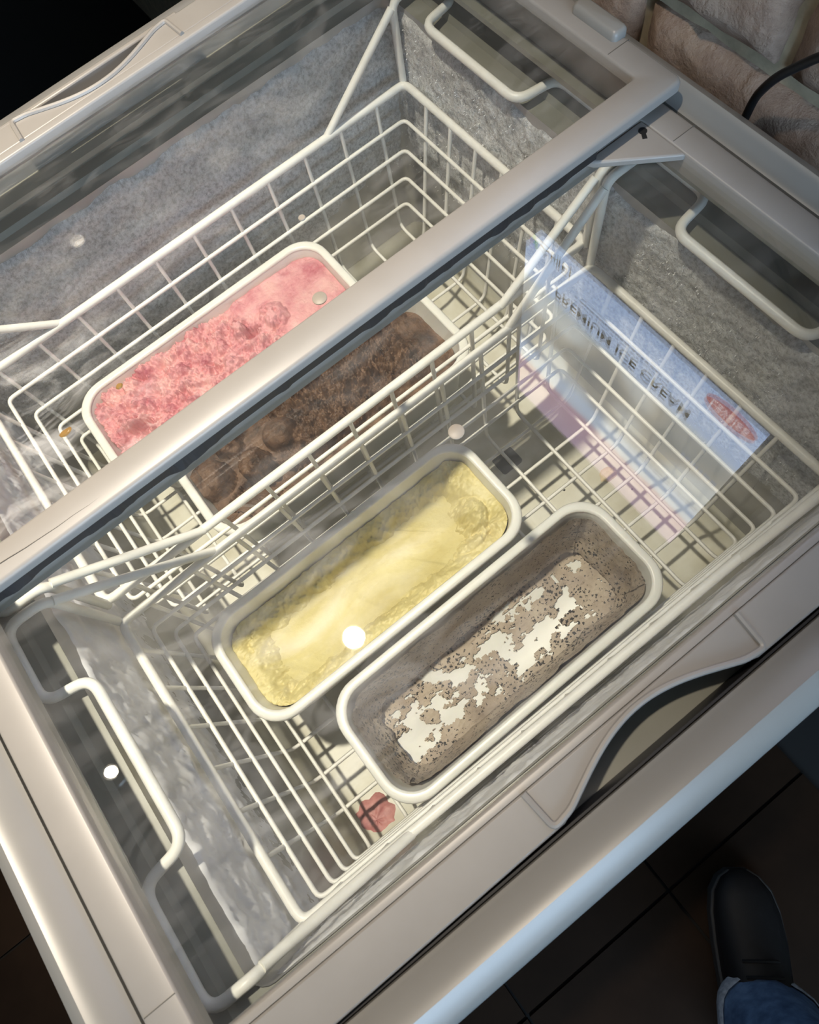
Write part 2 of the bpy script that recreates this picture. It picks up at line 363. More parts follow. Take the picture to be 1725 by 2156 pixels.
for dy, dz, rr, col in ((0.437, 1.186, 0.004, (0.5, 0.12, 0.12)), (0.428, 1.180, 0.004, (0.1, 0.45, 0.2)), (0.431, 1.190, 0.005, (0.12, 0.2, 0.7)), (0.422, 1.186, 0.003, (0.15, 0.45, 0.2))):
    MB().loft([[(-xx, math.cos(a) * rr + dy - 0.2475, math.sin(a) * rr * 1.4 + dz - 1.16) for a in [2 * math.pi * k / 16 for k in range(16)]] for xx in (0.0, 0.0006)], True, True).build('emblem_petal', emis('petal_print', col, SIGN_GLOW), sign)

# ------------------------------------------------------------------ chest freezer
frz = empty('chest_freezer', (0.066, 0.28, 0)); tag(frz, 'white chest freezer with open wells under two sliding glass lids', 'freezer')
FO = Vector((-0.066, -0.28, 0))     # parts are written in room coordinates
def fpart(o): o.location = FO; return o
CABX0, CABX1, CABY0, CABY1 = -0.284, 0.420, -0.101, 0.652
def R4(x0, x1, y0, y1, r, z): return rrect(x0, x1, y0, y1, r, z, 5)
outer = [(CABX0 + i, CABX1 - i, CABY0 + i, CABY1 - i) for i in (0, 0.003, 0.009, 0.019)]
fpart(MB().loft([R4(*outer[0], 0.02, z) for z in (0.03, 0.10, 0.45, 0.80, 0.835)], True).build('cabinet', M_CAB, frz, smooth=True))
fpart(MB().loft([R4(*outer[0], 0.020, 0.836), R4(*outer[0], 0.020, 0.858), R4(*outer[1], 0.018, 0.868), R4(*outer[2], 0.014, 0.877), R4(*outer[3], 0.010, 0.883),
      R4(-0.256, 0.397, -0.072, 0.632, 0.006, 0.880), R4(-0.251, 0.3925, -0.067, 0.622, 0.005, 0.872), R4(-0.2475, 0.3895, -0.0645, 0.615, 0.004, 0.870), R4(-0.2465, 0.3885, -0.0635, 0.613, 0.004, 0.845)]).build('top_rim', M_RIM, frz, smooth=True, ))
fpart(MB().loft([R4(-0.2465, 0.3885, -0.0635, 0.613, 0.004, 0.845), R4(-0.232, 0.373, -0.034, 0.596, 0.004, 0.845), R4(-0.232, 0.373, -0.034, 0.596, 0.004, 0.840), R4(-0.249, 0.402, -0.050, 0.631, 0.006, 0.838),
      R4(-0.249, 0.402, -0.050, 0.631, 0.006, 0.8125), R4(-0.234, 0.383, -0.042, 0.619, 0.010, 0.8115), R4(-0.231, 0.380, -0.040, 0.617, 0.010, 0.806), R4(-0.2185, 0.3625, -0.0315, 0.6055, 0.014, 0.804)]).build('lid_track', M_TRACK, frz, smooth=True))
IN = (-0.218, 0.362, -0.031, 0.605)
def inset(k): return (IN[0] + k, IN[1] - k, IN[2] + k, IN[3] - k)
fpart(MB().loft([R4(*inset(k), r, z) for k, r, z in ((0, 0.014, 0.805), (0, 0.014, 0.70), (0.001, 0.014, 0.60), (0.002, 0.016, 0.495))]).build('inner_wall', M_LINER, frz, smooth=True))
rings = [R4(*inset(0.0015), 0.016, 0.50)]
for k in range(7):
    a = math.pi / 2 * k / 6
    rings.append(R4(*inset(0.002 + 0.05 * (1 - math.cos(a))), 0.016 + 0.02 * (1 - math.cos(a)), 0.49 - 0.05 * math.sin(a)))
fpart(MB().loft(rings, False, True).build('floor_pan', M_FLOORPAN, frz, smooth=True))
M_DRAIN = mat('drain_recess_shade', (0.06, 0.06, 0.055), 0.5)
fpart(MB().loft([rrect(0.213, 0.245, 0.238, 0.266, 0.004, z) for z in (0.4395, 0.4415)], True, True).build('drain_shade_plate', M_DRAIN, frz))  # dark plate painted as the shade inside the drain recess

# frost on the walls: dense rough sheets
def frost_sheet(name, along, fixed, a0, a1, z0, z1, inward, nu, nv, seed, thick, m=None):
    v = []; f = []
    for k in range(nv + 1):
        for i in range(nu + 1):
            a = a0 + (a1 - a0) * i / nu; t = k / nv
            top = z1 + 0.006 * noise.fractal(Vector((a * 22, seed, 0)), 0.9, 2.1, 4)
            z = z0 + (top - z0) * t
            rough = max(0.0, min(1.0, (z - 0.60) / 0.08))
            d = thick * (0.25 + 0.75 * rough) * (0.6 + 0.4 * noise.noise(Vector((a * 9, z * 9, seed))))
            d += rough * (0.0022 * noise.fractal(Vector((a * 60, z * 60, seed)), 0.7, 2.2, 5) + 0.0012 * noise.noise(Vector((a * 400, z * 400, seed))))
            d += (1 - rough) * 0.0003 * noise.noise(Vector((a * 60, z * 60, seed)))
            e = min(t, 1 - t) * (top - z0)
            d = max(0.0004, d) * min(1, max(0.0, e / 0.004)) - 0.0006 * (1 if e <= 0 else 0)
            if along == 'x': v.append((a, fixed + inward * d, z))
            else: v.append((fixed + inward * d, a, z))
    n = nu + 1
    for k in range(nv):
        for i in range(nu): f.append((k * n + i, k * n + i + 1, (k + 1) * n + i + 1, (k + 1) * n + i))
    o = MB().add(v, f).build(name, m or M_FROST, frz, smooth=False); o.data.shade_smooth(); o['kind'] = 'stuff'; o['label'] = 'crusted white frost'
    return fpart(o)
frost_sheet('frost_crust', 'x', 0.605, -0.216, 0.360, 0.52, 0.797, -1, 300, 110, 1.0, 0.007)
frost_sheet('frost_crust', 'y', 0.362, -0.023, 0.603, 0.52, 0.798, -1, 320, 110, 2.0, 0.006)
frost_sheet('frost_crust', 'y', -0.218, -0.023, 0.603, 0.52, 0.788, 1, 260, 80, 3.0, 0.003, M_RIME)
frost_sheet('frost_crust', 'x', -0.031, -0.216, 0.360, 0.56, 0.785, 1, 220, 60, 4.0, 0.002, M_RIME)

M_CRYSTAL = mat('ice_crystal', (0.95, 0.96, 0.98), 0.08, spec=1.0)
def crystals(axis, fixed, inward, a0, a1, z0, z1, count, seed):
    rnd = random.Random(seed); v = []; f = []
    for _ in range(count):
        a, z = rnd.uniform(a0, a1), z0 + (z1 - z0) * rnd.random() ** 0.8
        r = rnd.uniform(0.0002, 0.0006); c0 = Vector((a, z, 0)); n0 = len(v)
        for k in range(3):
            an = rnd.uniform(0, 6.28); p = (a + r * math.cos(an), z + r * math.sin(an), 0.0052 + rnd.uniform(0, r * 1.5))
            v.append((p[0], fixed + inward * p[2], p[1]) if axis == 'x' else (fixed + inward * p[2], p[0], p[1]))
        v.append((a, fixed + inward * 0.003, z) if axis == 'x' else (fixed + inward * 0.003, a, z))
        f += [(n0, n0 + 1, n0 + 2), (n0, n0 + 3, n0 + 1), (n0 + 1, n0 + 3, n0 + 2), (n0 + 2, n0 + 3, n0)]
    o = MB().add(v, f).build('ice_crystals', M_CRYSTAL, frz); o['kind'] = 'stuff'; fpart(o)
crystals('x', 0.605, -1, -0.21, 0.355, 0.60, 0.79, 1500, 1)
crystals('y', 0.362, -1, -0.02, 0.60, 0.58, 0.79, 1700, 2)

# ------------------------------------------------------------------ sliding lids
def arc_pts(x0, x1, ybase, bulge, n=20):
    out = []
    for k in range(n + 1):
        t = k / n; out.append((x0 + (x1 - x0) * t, ybase + bulge * math.sin(math.pi * t) ** 1.15))
    return out
M_HANDLE = M_LID
M_SEAM = mat('seam_dark', (0.09, 0.085, 0.075), 0.8)
def lid(name, label, x0, x1, xi0, xi1, y0, y1, yi0, yi1, zb, zt, glass, handle_end):
    t = empty(name, ((x0 + x1) / 2, (y0 + y1) / 2, zb)); tag(t, label, 'lid')
    off = Vector((-(x0 + x1) / 2, -(y0 + y1) / 2, -zb))
    def P(o): o.location = off; return o
    hx0, hx1 = -0.010, 0.148
    g = 0.0004
    sgn = -1 if handle_end == 'near' else 1
    def end_bar(ya, yb, with_corner=True):
        pts = [(x0, ya), (x1, ya), (x1, yb), (x0, yb)]
        return pts
    # handle end: raised deck with a bowed cut-out, a lower lip runs under it
    if handle_end == 'near':
        yo, yi = y0, yi0
    else:
        yo, yi = y1, yi1
    arch = arc_pts(hx0 + 0.008, hx1 - 0.008, yo - sgn * 0.002, -sgn * 0.0205)
    ys_ = yo - sgn * 0.0275               # line between the handle rail and the glazed frame
    if handle_end == 'near': fy0, fy1 = ys_ + g, y1
    else: fy0, fy1 = y0, ys_ - g
    sd = zt - (0.0175 if handle_end == 'near' else 0.0088)
    def OR(i, z): return rrect(x0 + i, x1 - i, fy0 + i * (1 if handle_end == 'far' else 0), fy1 - i * (1 if handle_end == 'near' else 0), 0.005, z, 5)
    def IR(i, z): return rrect(xi0 + i, xi1 - i, yi0 + i, yi1 - i, 0.004, z, 5)
    P(MB().loft([OR(0, sd), OR(0, zt - 0.003), OR(0.0009, zt - 0.0009), OR(0.003, zt), IR(-0.0016, zt), IR(-0.0004, zt - 0.0006), IR(0, zt - 0.002), IR(0, sd), OR(0, sd)]).build('frame', M_LID, t, smooth=True, angle=50))
    poly = [(x0, ys_), (x1, ys_), (x1, yo)] + list(reversed(arch)) + [(x0, yo)]
    if handle_end == 'far':
        pass
    b = MB().prism(poly if sgn > 0 else list(reversed(poly)), zb, zt)
    hrail = P(b.build('handle_rail', M_LID, t, bevel=0.0014))
    if handle_end == 'far':
        P(MB().box(hx0 - 0.005, hx1 + 0.005, yo - 0.024, yo - 0.0045, zb - 0.002, zb + 0.0015).build('grip_recess', M_RIM, t))
        P(MB().box(hx0 - 0.01, hx1 + 0.01, yo - 0.004, yo + 0.001, zb, zt).build('grip_edge', M_LID, t, bevel=0.0015))
    ridge = [(hx0, yi + sgn * 0.006, zt + 0.0006)] + [(hx0 + 0.002, yo - sgn * 0.004, zt + 0.0006)] + [(p[0], p[1] - sgn * 0.0015, zt + 0.0006) for p in arch[1:-1]] + [(hx1 - 0.002, yo - sgn * 0.004, zt + 0.0006), (hx1, yi + sgn * 0.006, zt + 0.0006)]
    MB().tube(ridge, 0.0021, 8, fil=0.004).build('handle_ridge', M_HANDLE, hrail, smooth=True)
    # fine dark strips where the frame's corner mouldings meet the rails
    for xa, xb in ((x0, xi0), (xi1, x1)):
        for yy in (yi0 + 0.030, yi1 - 0.030):
            P(MB().box(xa + 0.002, xb - 0.001, yy - 0.0003, yy + 0.0003, zt - 0.0006, zt + 0.00012).build('seam', M_SEAM, t))
    gz = zt - 0.0105
    gl = MB().box(xi0 - 0.004, xi1 + 0.004, yi0 - 0.004, yi1 + 0.004, gz, gz + 0.004).build('glass_pane', glass, t); P(gl)
    gl['label'] = 'clear glass pane'
    return t, P
ZL0, ZL1, ZU0, ZU1 = 0.8465, 0.876, 0.8785, 0.895
lowlid, PL = lid('sliding_lid', 'near glass sliding lid on lower track, over the yellow and cookie tubs', -0.2436, 0.3835, -0.2206, 0.360, -0.0614, 0.287, -0.0283, 0.2640, ZL0, ZL1, M_GLASS_L, 'near')
uplid, PU = lid('sliding_lid', 'far glass sliding lid on upper track, over the pink tub', -0.2436, 0.3905, -0.2206, 0.367, 0.2585, 0.608, 0.2836, 0.573, ZU0, ZU1, M_GLASS_U, 'far')
# lock gusset with keyhole on the near lid's far corner
PL(MB().prism([(0.3602, 0.219), (0.3602, 0.2645), (0.3060, 0.2645), (0.3095, 0.2590)], ZL1 - 0.0062, ZL1).build('lock_gusset', M_LID, lowlid, bevel=0.0015))
M_HOLE = mat('keyhole_black', (0.002, 0.002, 0.002), 0.9)
kx, ky = 0.3535, 0.2560
PL(MB().prism(disc(kx, ky, 0.0032, 20), ZL1 - 0.001, ZL1 + 0.0003).build('keyhole', M_HOLE, lowlid))
dv = Vector((-0.52, -0.85)); pv = Vector((0.85, -0.52))
q0 = Vector((kx, ky)); qq = [q0 + pv * 0.0016, q0 + pv * 0.0018 + dv * 0.0075, q0 - pv * 0.0018 + dv * 0.0075, q0 - pv * 0.0016]
PL(MB().prism([tuple(p) for p in qq], ZL1 - 0.001, ZL1 + 0.00025).build('keyhole_slot', M_HOLE, lowlid))
# skirts, stop pad, seal and crack on the far lid
PU(MB().box(0.3838, 0.3862, 0.2836, 0.573, 0.8455, ZU1 - 0.0090).build('track_skirt', M_LID, uplid))
PU(MB().box(-0.2462, -0.2440, 0.2836, 0.573, 0.8455, ZU1 - 0.0090).build('track_skirt', M_LID, uplid))
PU(MB().loft([rrect(0.379 + i, 0.3930 - i, 0.318 + i, 0.366 - i, 0.004 - i * 0.5, z, 4) for i, z in ((0, ZU1 - 0.002), (0, ZU1 + 0.004), (0.0012, ZU1 + 0.0062), (0.003, ZU1 + 0.007))], True, True).build('stop_pad', M_RIM, uplid, smooth=True))
def wob_strip(x0, x1, y0, y1, z0, z1, amp, n, seed):
    v = []; f = []
    for i in range(n + 1):
        x = x0 + (x1 - x0) * i / n; d = amp * max(0, noise.fractal(Vector((x * 30, seed, 0)), 0.8, 2.0, 3))
        v += [(x, y0 - d, z0), (x, y0 - d * 0.4, z1), (x, y1, z1), (x, y1, z0)]
    for i in range(n):
        a = i * 4
        for k in range(4): f.append((a + k, a + (k + 1) % 4, a + 4 + (k + 1) % 4, a + 4 + k))
    f += [(3, 2, 1, 0), (n * 4, n * 4 + 1, n * 4 + 2, n * 4 + 3)]
    return MB().add(v, f)
o = wob_strip(-0.235, 0.312, 0.2602, 0.268, ZL1 + 0.0003, ZU1 - 0.0086, 0.0040, 160, 3.3).build('rubber_seal', M_SEAL_GAP, uplid); PU(o); o['label'] = 'torn black rubber seal'
ck = [(-0.19, 0.2705), (-0.178, 0.2695), (-0.166, 0.2682), (-0.155, 0.2676), (-0.142, 0.2668), (-0.13, 0.2668), (-0.118, 0.2660), (-0.108, 0.2662), (-0.098, 0.2656)]
PU(MB().tube([(a, b, ZU1 - 0.0001) for a, b in ck], lambda t: 0.00045 * (1.1 - t), 5).build('crack', mat('crack_dark', (0.05, 0.045, 0.04), 0.9), uplid))
for xa, xb, yy in ((0.3672, 0.3855, 0.3135), (-0.2430, -0.2210, 0.3135)):
    pass
# black strip standing in for the shaded gap in front of the near lid
fpart(MB().box(-0.2440, 0.3840, -0.0632, -0.0618, 0.8455, 0.8690).build('front_gap_shade', M_SEAL_GAP, frz))

M_DOT = mat('clear_bumper', (0.26, 0.235, 0.20), 0.5)
for (x, y, rr), pf, tt, z in (((0.0998, 0.1605, 0.0055), PL, lowlid, ZL1 - 0.0064), ((0.0870, 0.2945, 0.0053), PU, uplid, ZU1 - 0.0064), ((0.1172, 0.3600, 0.0028), PU, uplid, ZU1 - 0.0064)):
    pf(MB().loft([[(p[0], p[1], zz) for p in disc(x, y, r2, 24)] for r2, zz in ((rr, z), (rr, z + 0.0006), (rr * 0.85, z + 0.0011))], True, True).build('bumper_dot', M_DOT, tt, smooth=True))
M_CRUMB = mat('dried_syrup', (0.22, 0.13, 0.04), 0.3)
for x, y, rx, ry, s in ((-0.1075, 0.3283, 0.0048, 0.0026, 1), (-0.0600, 0.3334, 0.0028, 0.0024, 2)):
    pts = [(x + rx * math.cos(a) * (1 + 0.25 * noise.noise(Vector((a, s, 0)))), y + ry * math.sin(a) * (1 + 0.25 * noise.noise(Vector((a, s, 4))))) for a in [2 * math.pi * k / 18 for k in range(18)]]
    PU(MB().loft([[(p[0], p[1], ZU1 - 0.0064) for p in pts], [((p[0] - x) * 0.7 + x, (p[1] - y) * 0.7 + y, ZU1 - 0.0055) for p in pts]], True, True).build('dried_drip', M_CRUMB, uplid, smooth=True))

# ------------------------------------------------------------------ wire baskets
def basket(label, rx0, rx1, ry0, ry1, zr, fx0, fx1, fy0, fy1, zf, ys, xs, hook_y, hook_x):
    t = empty('wire_basket', ((fx0 + fx1) / 2, (fy0 + fy1) / 2, zf)); tag(t, label, 'basket', 'hanging wire baskets')
    off = Vector((-(fx0 + fx1) / 2, -(fy0 + fy1) / 2, -zf))
    def P(mb, name): o = mb.build(name, M_WIRE, t, smooth=True, angle=80); o.location = off; return o
    P(MB().tube([(rx0, ry0, zr), (rx1, ry0, zr), (rx1, ry1, zr), (rx0, ry1, zr)], 0.0043, 10, fil=0.010, closed=True), 'top_rail')
    rw = 0.0023
    for y in ys:   # wires running down the short sides and across the bottom
        P(MB().tube([(rx0 + 0.002, y, zr), (fx0, y, zf), (fx1, y, zf), (rx1 - 0.002, y, zr)], rw, 6, fil=0.014), 'wire')
    for x in xs:
        P(MB().tube([(x, ry0 + 0.002, zr), (x, fy0, zf + 0.0038), (x, fy1, zf + 0.0038), (x, ry1 - 0.002, zr)], rw, 6, fil=0.014), 'wire')
    for k in range(1, 5):
        s = k / 5.0
        e = 0.0036
        a0, a1 = rx0 + (fx0 - rx0) * s + e, rx1 + (fx1 - rx1) * s - e
        b0, b1 = ry0 + (fy0 - ry0) * s + e, ry1 + (fy1 - ry1) * s - e
        P(MB().tube([(a0, b0, zr + (zf - zr) * s), (a1, b0, zr + (zf - zr) * s), (a1, b1, zr + (zf - zr) * s), (a0, b1, zr + (zf - zr) * s)], rw, 6, fil=0.008, closed=True), 'ring_wire')
    ZH = 0.8170; rh = 0.0042
    ya, yb, yc, yd = hook_y       # outer end far, step in, step out, outer end near
    for xr, xo, xi in ((rx1, hook_x[2], hook_x[3]), (rx0, hook_x[0], hook_x[1])):
        P(MB().tube([(xr, ry1 + 0.002, zr - 0.002), (xr, ry1 + 0.002, ZH), (xo, ry1 + 0.002, ZH), (xo, ya, ZH), (xi, ya - 0.006, ZH), (xi, yd + 0.006, ZH), (xo, yd, ZH), (xo, ry0 - 0.002, ZH), (xr, ry0 - 0.002, ZH), (xr, ry0 - 0.002, zr - 0.002)], rh, 10, fil=0.013, fseg=6), 'hook_handle')
        sg = -1 if xr == rx1 else 1
        for y in (ry1 + 0.001, ry0 - 0.001):
            P(MB().tube([(xr + sg * 0.002, y, ZH - 0.006), (xr + sg * 0.105, y, zr)], 0.0040, 10), 'brace')
        
    return t
ysB = [0.037 + 0.041 * k for k in range(6)]
xsB = [0.304 - 0.048 * k for k in range(11)]
basket('near white wire basket holding the yellow and cookie tubs', -0.206, 0.349, -0.018, 0.2740, 0.71, -0.187, 0.317, -0.013, 0.268, 0.52, ysB, xsB, (0.209, 0, 0, 0.064), (-0.2417, -0.2045, 0.395, 0.353))
ysA = [0.325 + 0.0415 * k for k in range(6)]
xsA = [0.310 - 0.0485 * k for k in range(11)]
basket('far white wire basket holding the pink and chocolate tubs', -0.201, 0.351, 0.289, 0.574, 0.73, -0.181, 0.322, 0.2935, 0.568, 0.545, ysA, xsA, (0.533, 0, 0, 0.388), (-0.2417, -0.2045, 0.395, 0.353))

# ------------------------------------------------------------------ tubs
TL, TW = 0.333, 0.129
def tub(cx, cy, zr, zb, rot, label):
    t = empty('ice_cream_tub', (cx, cy, zb), rot); tag(t, label, 'tub', 'ice cream tubs in the baskets')
    H = zr - zb
    def RR(d, z, r): return rrect(-TL / 2 + d, TL / 2 - d, -TW / 2 + d, TW / 2 - d, r, z, 8)
    MB().loft([RR(0.0205, 0.0, 0.018), RR(0.017, 0.0015, 0.020), RR(0.0075, H - 0.010, 0.030), RR(0.006, H - 0.003, 0.030), RR(0.0095, H - 0.003, 0.028), RR(0.0105, H - 0.010, 0.028), RR(0.0205, 0.006, 0.020), RR(0.0245, 0.003, 0.018)], True, True).build('tub_body', M_TUB, t, smooth=True, angle=50)
    MB().loft([RR(0.006, H - 0.0105, 0.030), RR(0.0012, H - 0.0100, 0.034), RR(0.0, H - 0.0085, 0.035), RR(0.0, H - 0.0025, 0.035), RR(0.0012, H - 0.0005, 0.034), RR(0.003, H, 0.033), RR(0.0072, H, 0.030), RR(0.0088, H - 0.0006, 0.029), RR(0.0098, H - 0.003, 0.028), RR(0.0090, H - 0.0055, 0.028)]).build('rim', M_TUB, t, smooth=True, angle=60)
    return t
ZA, ZB = 0.655, 0.630
BA, BB_ = 0.545 + 0.0068, 0.52 + 0.0068
tubs = dict(
    pink=(0.0170, 0.4912, ZA, BA, 0.0, 'white tub filled with pink ice cream, farthest of the four'),
    choc=(0.0640, 0.3620, ZA, BA, 0.0, 'white tub filled with chocolate ice cream, under the overlapping lid bar'),
    yel=(-0.0080, 0.1915, ZB, BB_, 0.006, 'white tub of half-scooped pale yellow ice cream'),
    oreo=(0.0510, 0.0570, ZB, BB_, 0.014, 'nearly empty white tub smeared with cookies and cream'))
tub_obj = {k: tub(*tubs[k]) for k in tubs}

def ice_mat(name, stops, scale, rough, bump_s, bump_d, bump_scale=260, speck=None, sss=None):
    m = mat(name, stops[0][1], rough, spec=0.45)
    r, nzn, tcn = noise_col(m, scale, stops, 8, rough=0.6)
    outc = r.outputs[0]
    if speck:
        vo = N(m, 'ShaderNodeTexVoronoi', i_Scale=speck[0]); vo.inputs['Randomness'].default_value = 1.0
        n2 = N(m, 'ShaderNodeTexNoise', i_Scale=speck[0] * 2.2, i_Detail=3.0)
        L(m, tcn.outputs['Object'], n2.inputs['Vector'])
        mp = N(m, 'ShaderNodeVectorMath', operation='MULTIPLY_ADD'); mp.inputs[1].default_value = (0.006, 0.006, 0.006)
        L(m, n2.outputs['Color'], mp.inputs[0]); L(m, tcn.outputs['Object'], mp.inputs[2]); L(m, mp.outputs[0], vo.inputs['Vector'])
        n3 = N(m, 'ShaderNodeTexNoise', i_Scale=18.0, i_Detail=2.0); L(m, tcn.outputs['Object'], n3.inputs['Vector'])
        th = N(m, 'ShaderNodeMath', operation='MULTIPLY'); L(m, n3.outputs[0], th.inputs[0]); th.inputs[1].default_value = speck[1]
        lt = N(m, 'ShaderNodeMath', operation='LESS_THAN'); L(m, vo.outputs['Distance'], lt.inputs[0]); L(m, th.outputs[0], lt.inputs[1])
        mx = N(m, 'ShaderNodeMix', data_type='RGBA'); L(m, lt.outputs[0], mx.inputs[0]); L(m, outc, mx.inputs[6]); mx.inputs[7].default_value = (*speck[2], 1); outc = mx.outputs[2]
    L(m, outc, BS(m).inputs['Base Color'])
    bump(m, bump_scale, bump_s, bump_d, 7)
    if sss: BS(m).inputs['Subsurface Weight'].default_value = sss; BS(m).inputs['Subsurface Radius'].default_value = (0.01, 0.006, 0.004); BS(m).inputs['Subsurface Scale'].default_value = 0.4
    return m
M_PINK = ice_mat('strawberry_ice', [(0.32, (0.50, 0.14, 0.18)), (0.5, (0.70, 0.32, 0.34)), (0.66, (0.77, 0.43, 0.42))], 40, 0.40, 0.5, 0.003)  # darkest pink stands in for shade in the crevices
M_CHOC = ice_mat('chocolate_ice', [(0.34, (0.040, 0.020, 0.010)), (0.52, (0.125, 0.068, 0.038)), (0.70, (0.215, 0.128, 0.078))], 55, 0.36, 0.6, 0.003)
M_YEL = ice_mat('vanilla_ice', [(0.3, (0.58, 0.49, 0.20)), (0.55, (0.68, 0.60, 0.29)), (0.75, (0.74, 0.67, 0.40))], 20, 0.45, 0.35, 0.002, 180)
M_OREO = ice_mat('cookie_cream_ice', [(0.3, (0.30, 0.24, 0.19)), (0.5, (0.44, 0.36, 0.28)), (0.72, (0.56, 0.48, 0.38))], 26, 0.45, 0.6, 0.003, 200, speck=(230, 0.60, (0.02, 0.016, 0.014)))

def inner_half(depth, H):
    """inside half size of the tub at a depth below the rim"""
    t = min(1.0, max(0.0, depth / (H - 0.006)))
    d = 0.0107 + (0.0205 - 0.0107) * t
    return TL / 2 - d, TW / 2 - d, 0.028 - 0.008 * t
def squircle(u, v, a, b, r):
    x, y = u * a, v * b; dx, dy = abs(x) - (a - r), abs(y) - (b - r)
    if dx > 0 and dy > 0:
        m_, d_ = max(dx, dy), math.hypot(dx, dy); s = m_ / d_
        x = math.copysign(a - r + dx * s, x); y = math.copysign(b - r + dy * s, y)
    return x, y
def ice(name, key, hf, m, label, nu=230, nv=96, skirt=0.02, low=0.0040):
    cx, cy, zr, zb, rot, _ = tubs[key]; H = zr - zb
    t = MB(); v = []; f = []; n = nu + 1
    for k in range(nv + 1):
        for i in range(nu + 1):
            u, w_ = -1 + 2 * i / nu, -1 + 2 * k / nv
            d = hf(u, w_)                     # depth below the rim
            d = min(d, H - low)
            a, b, r = inner_half(max(d, 0.004), H)
            x, y = squircle(u, w_, a - 0.0004, b - 0.0004, r)
            v.append((x, y, H - d))
    for k in range(nv):
        for i in range(nu): f.append((k * n + i, k * n + i + 1, (k + 1) * n + i + 1, (k + 1) * n + i))
    border = [i for i in range(n)] + [k * n + nu for k in range(1, nv + 1)] + [nv * n + i for i in range(nu - 1, -1, -1)] + [k * n for k in range(nv - 1, 0, -1)]
    m0 = len(v); mcen = Vector((0, 0, 0))
    for q in border:
        x, y, z = v[q]; d2 = min(H - z + skirt, H - 0.0042); a, b, r = inner_half(d2, H); a1, b1, _ = inner_half(max(H - z, 0.004), H)
        v.append((x * (a / a1), y * (b / b1), H - d2))
    for q in range(len(border)):
        q2 = (q + 1) % len(border); f.append((border[q], m0 + q, m0 + q2, border[q2]))
    f.append(tuple(m0 + q for q in range(len(border))))
    o = t.add(v, f).build(name, m, None, smooth=True, angle=180)
    o.location = (cx, cy, zb); o.rotation_euler = (0, 0, rot); tag(o, label, 'ice cream'); return o
NF = noise.fractal
def sm(a, b, x):
    t = max(0.0, min(1.0, (x - a) / (b - a))); return t * t * (3 - 2 * t)
def blob(u, v, cu, cv, ru, rv): return ((u - cu) / ru) ** 2 + ((v - cv) / rv) ** 2
A_, B_ = TL / 2, TW / 2

def crumbs(X, Y, k, seed):
    d_, _p = noise.voronoi(Vector((X * k, Y * k, seed)))
    return max(0.0, 0.55 - d_[0]) / 0.55
def h_pink(u, v):
    X, Y = u * A_, v * B_
    w0 = noise.noise(Vector((X * 30, Y * 30, 5)))
    chunk = 1 - sm(0.22, 0.50, u + 0.22 * w0 + 0.18 * v)
    d = 0.0085 + 0.003 * noise.noise(Vector((X * 18, Y * 18, 0)))
    r = noise.ridged_multi_fractal(Vector((X * 38, Y * 38, 1.7)), 0.9, 2.1, 6, 1.0, 2.0)
    fz = NF(Vector((X * 75, Y * 75, 3.1)), 0.6, 2.1, 7)
    sw_ = noise.noise(Vector((X * 26 + 3, Y * 34, 9)))
    d -= chunk * (0.0065 * (1.15 - r) + 0.0070 * fz + 0.008 * sw_)
    d -= chunk * 0.0030 * crumbs(X + 0.004 * fz, Y + 0.004 * sw_, 130, 2.0)
    d -= (1 - chunk) * 0.0008 * fz
    for cu, cv, ru, rv, dep in ((-0.83, -0.35, 0.13, 0.36, 0.022), (-0.66, -0.72, 0.20, 0.22, 0.020), (0.26, 0.02, 0.07, 0.16, 0.016), (-0.42, -0.25, 0.12, 0.2, 0.010), (-0.1, -0.2, 0.08, 0.15, 0.010)):
        q = blob(u + 0.05 * fz, v + 0.10 * fz, cu, cv, ru, rv)
        if q < 1: d += dep * (1 - q) ** 0.7
    q = blob(u + 0.03 * fz, v + 0.05 * sw_, 0.47, 0.02, 0.10, 0.36)
    if q < 1: d -= 0.010 * (1 - q) ** 0.6 * (1 + 0.4 * fz)
    q = blob(u, v + 0.1 * fz, -0.02, 0.58, 0.05, 0.16)
    if q < 1: d -= 0.008 * (1 - q) ** 0.5 * (1 + 0.6 * fz)
    q = blob(u + 0.04 * fz, v, 0.23, 0.30, 0.07, 0.20)
    if q < 1: d -= 0.008 * (1 - q) ** 0.5 * (1 + 0.7 * fz)
    e = max(abs(u), abs(v)); d += 0.003 * sm(0.92, 1.0, e)
    if e > 0.94: d = max(d, 0.005)
    return max(-0.004, d)
ice('strawberry_ice_cream', 'pink', h_pink, M_PINK, 'pink strawberry ice cream with chunky scooped surface', 330, 130)

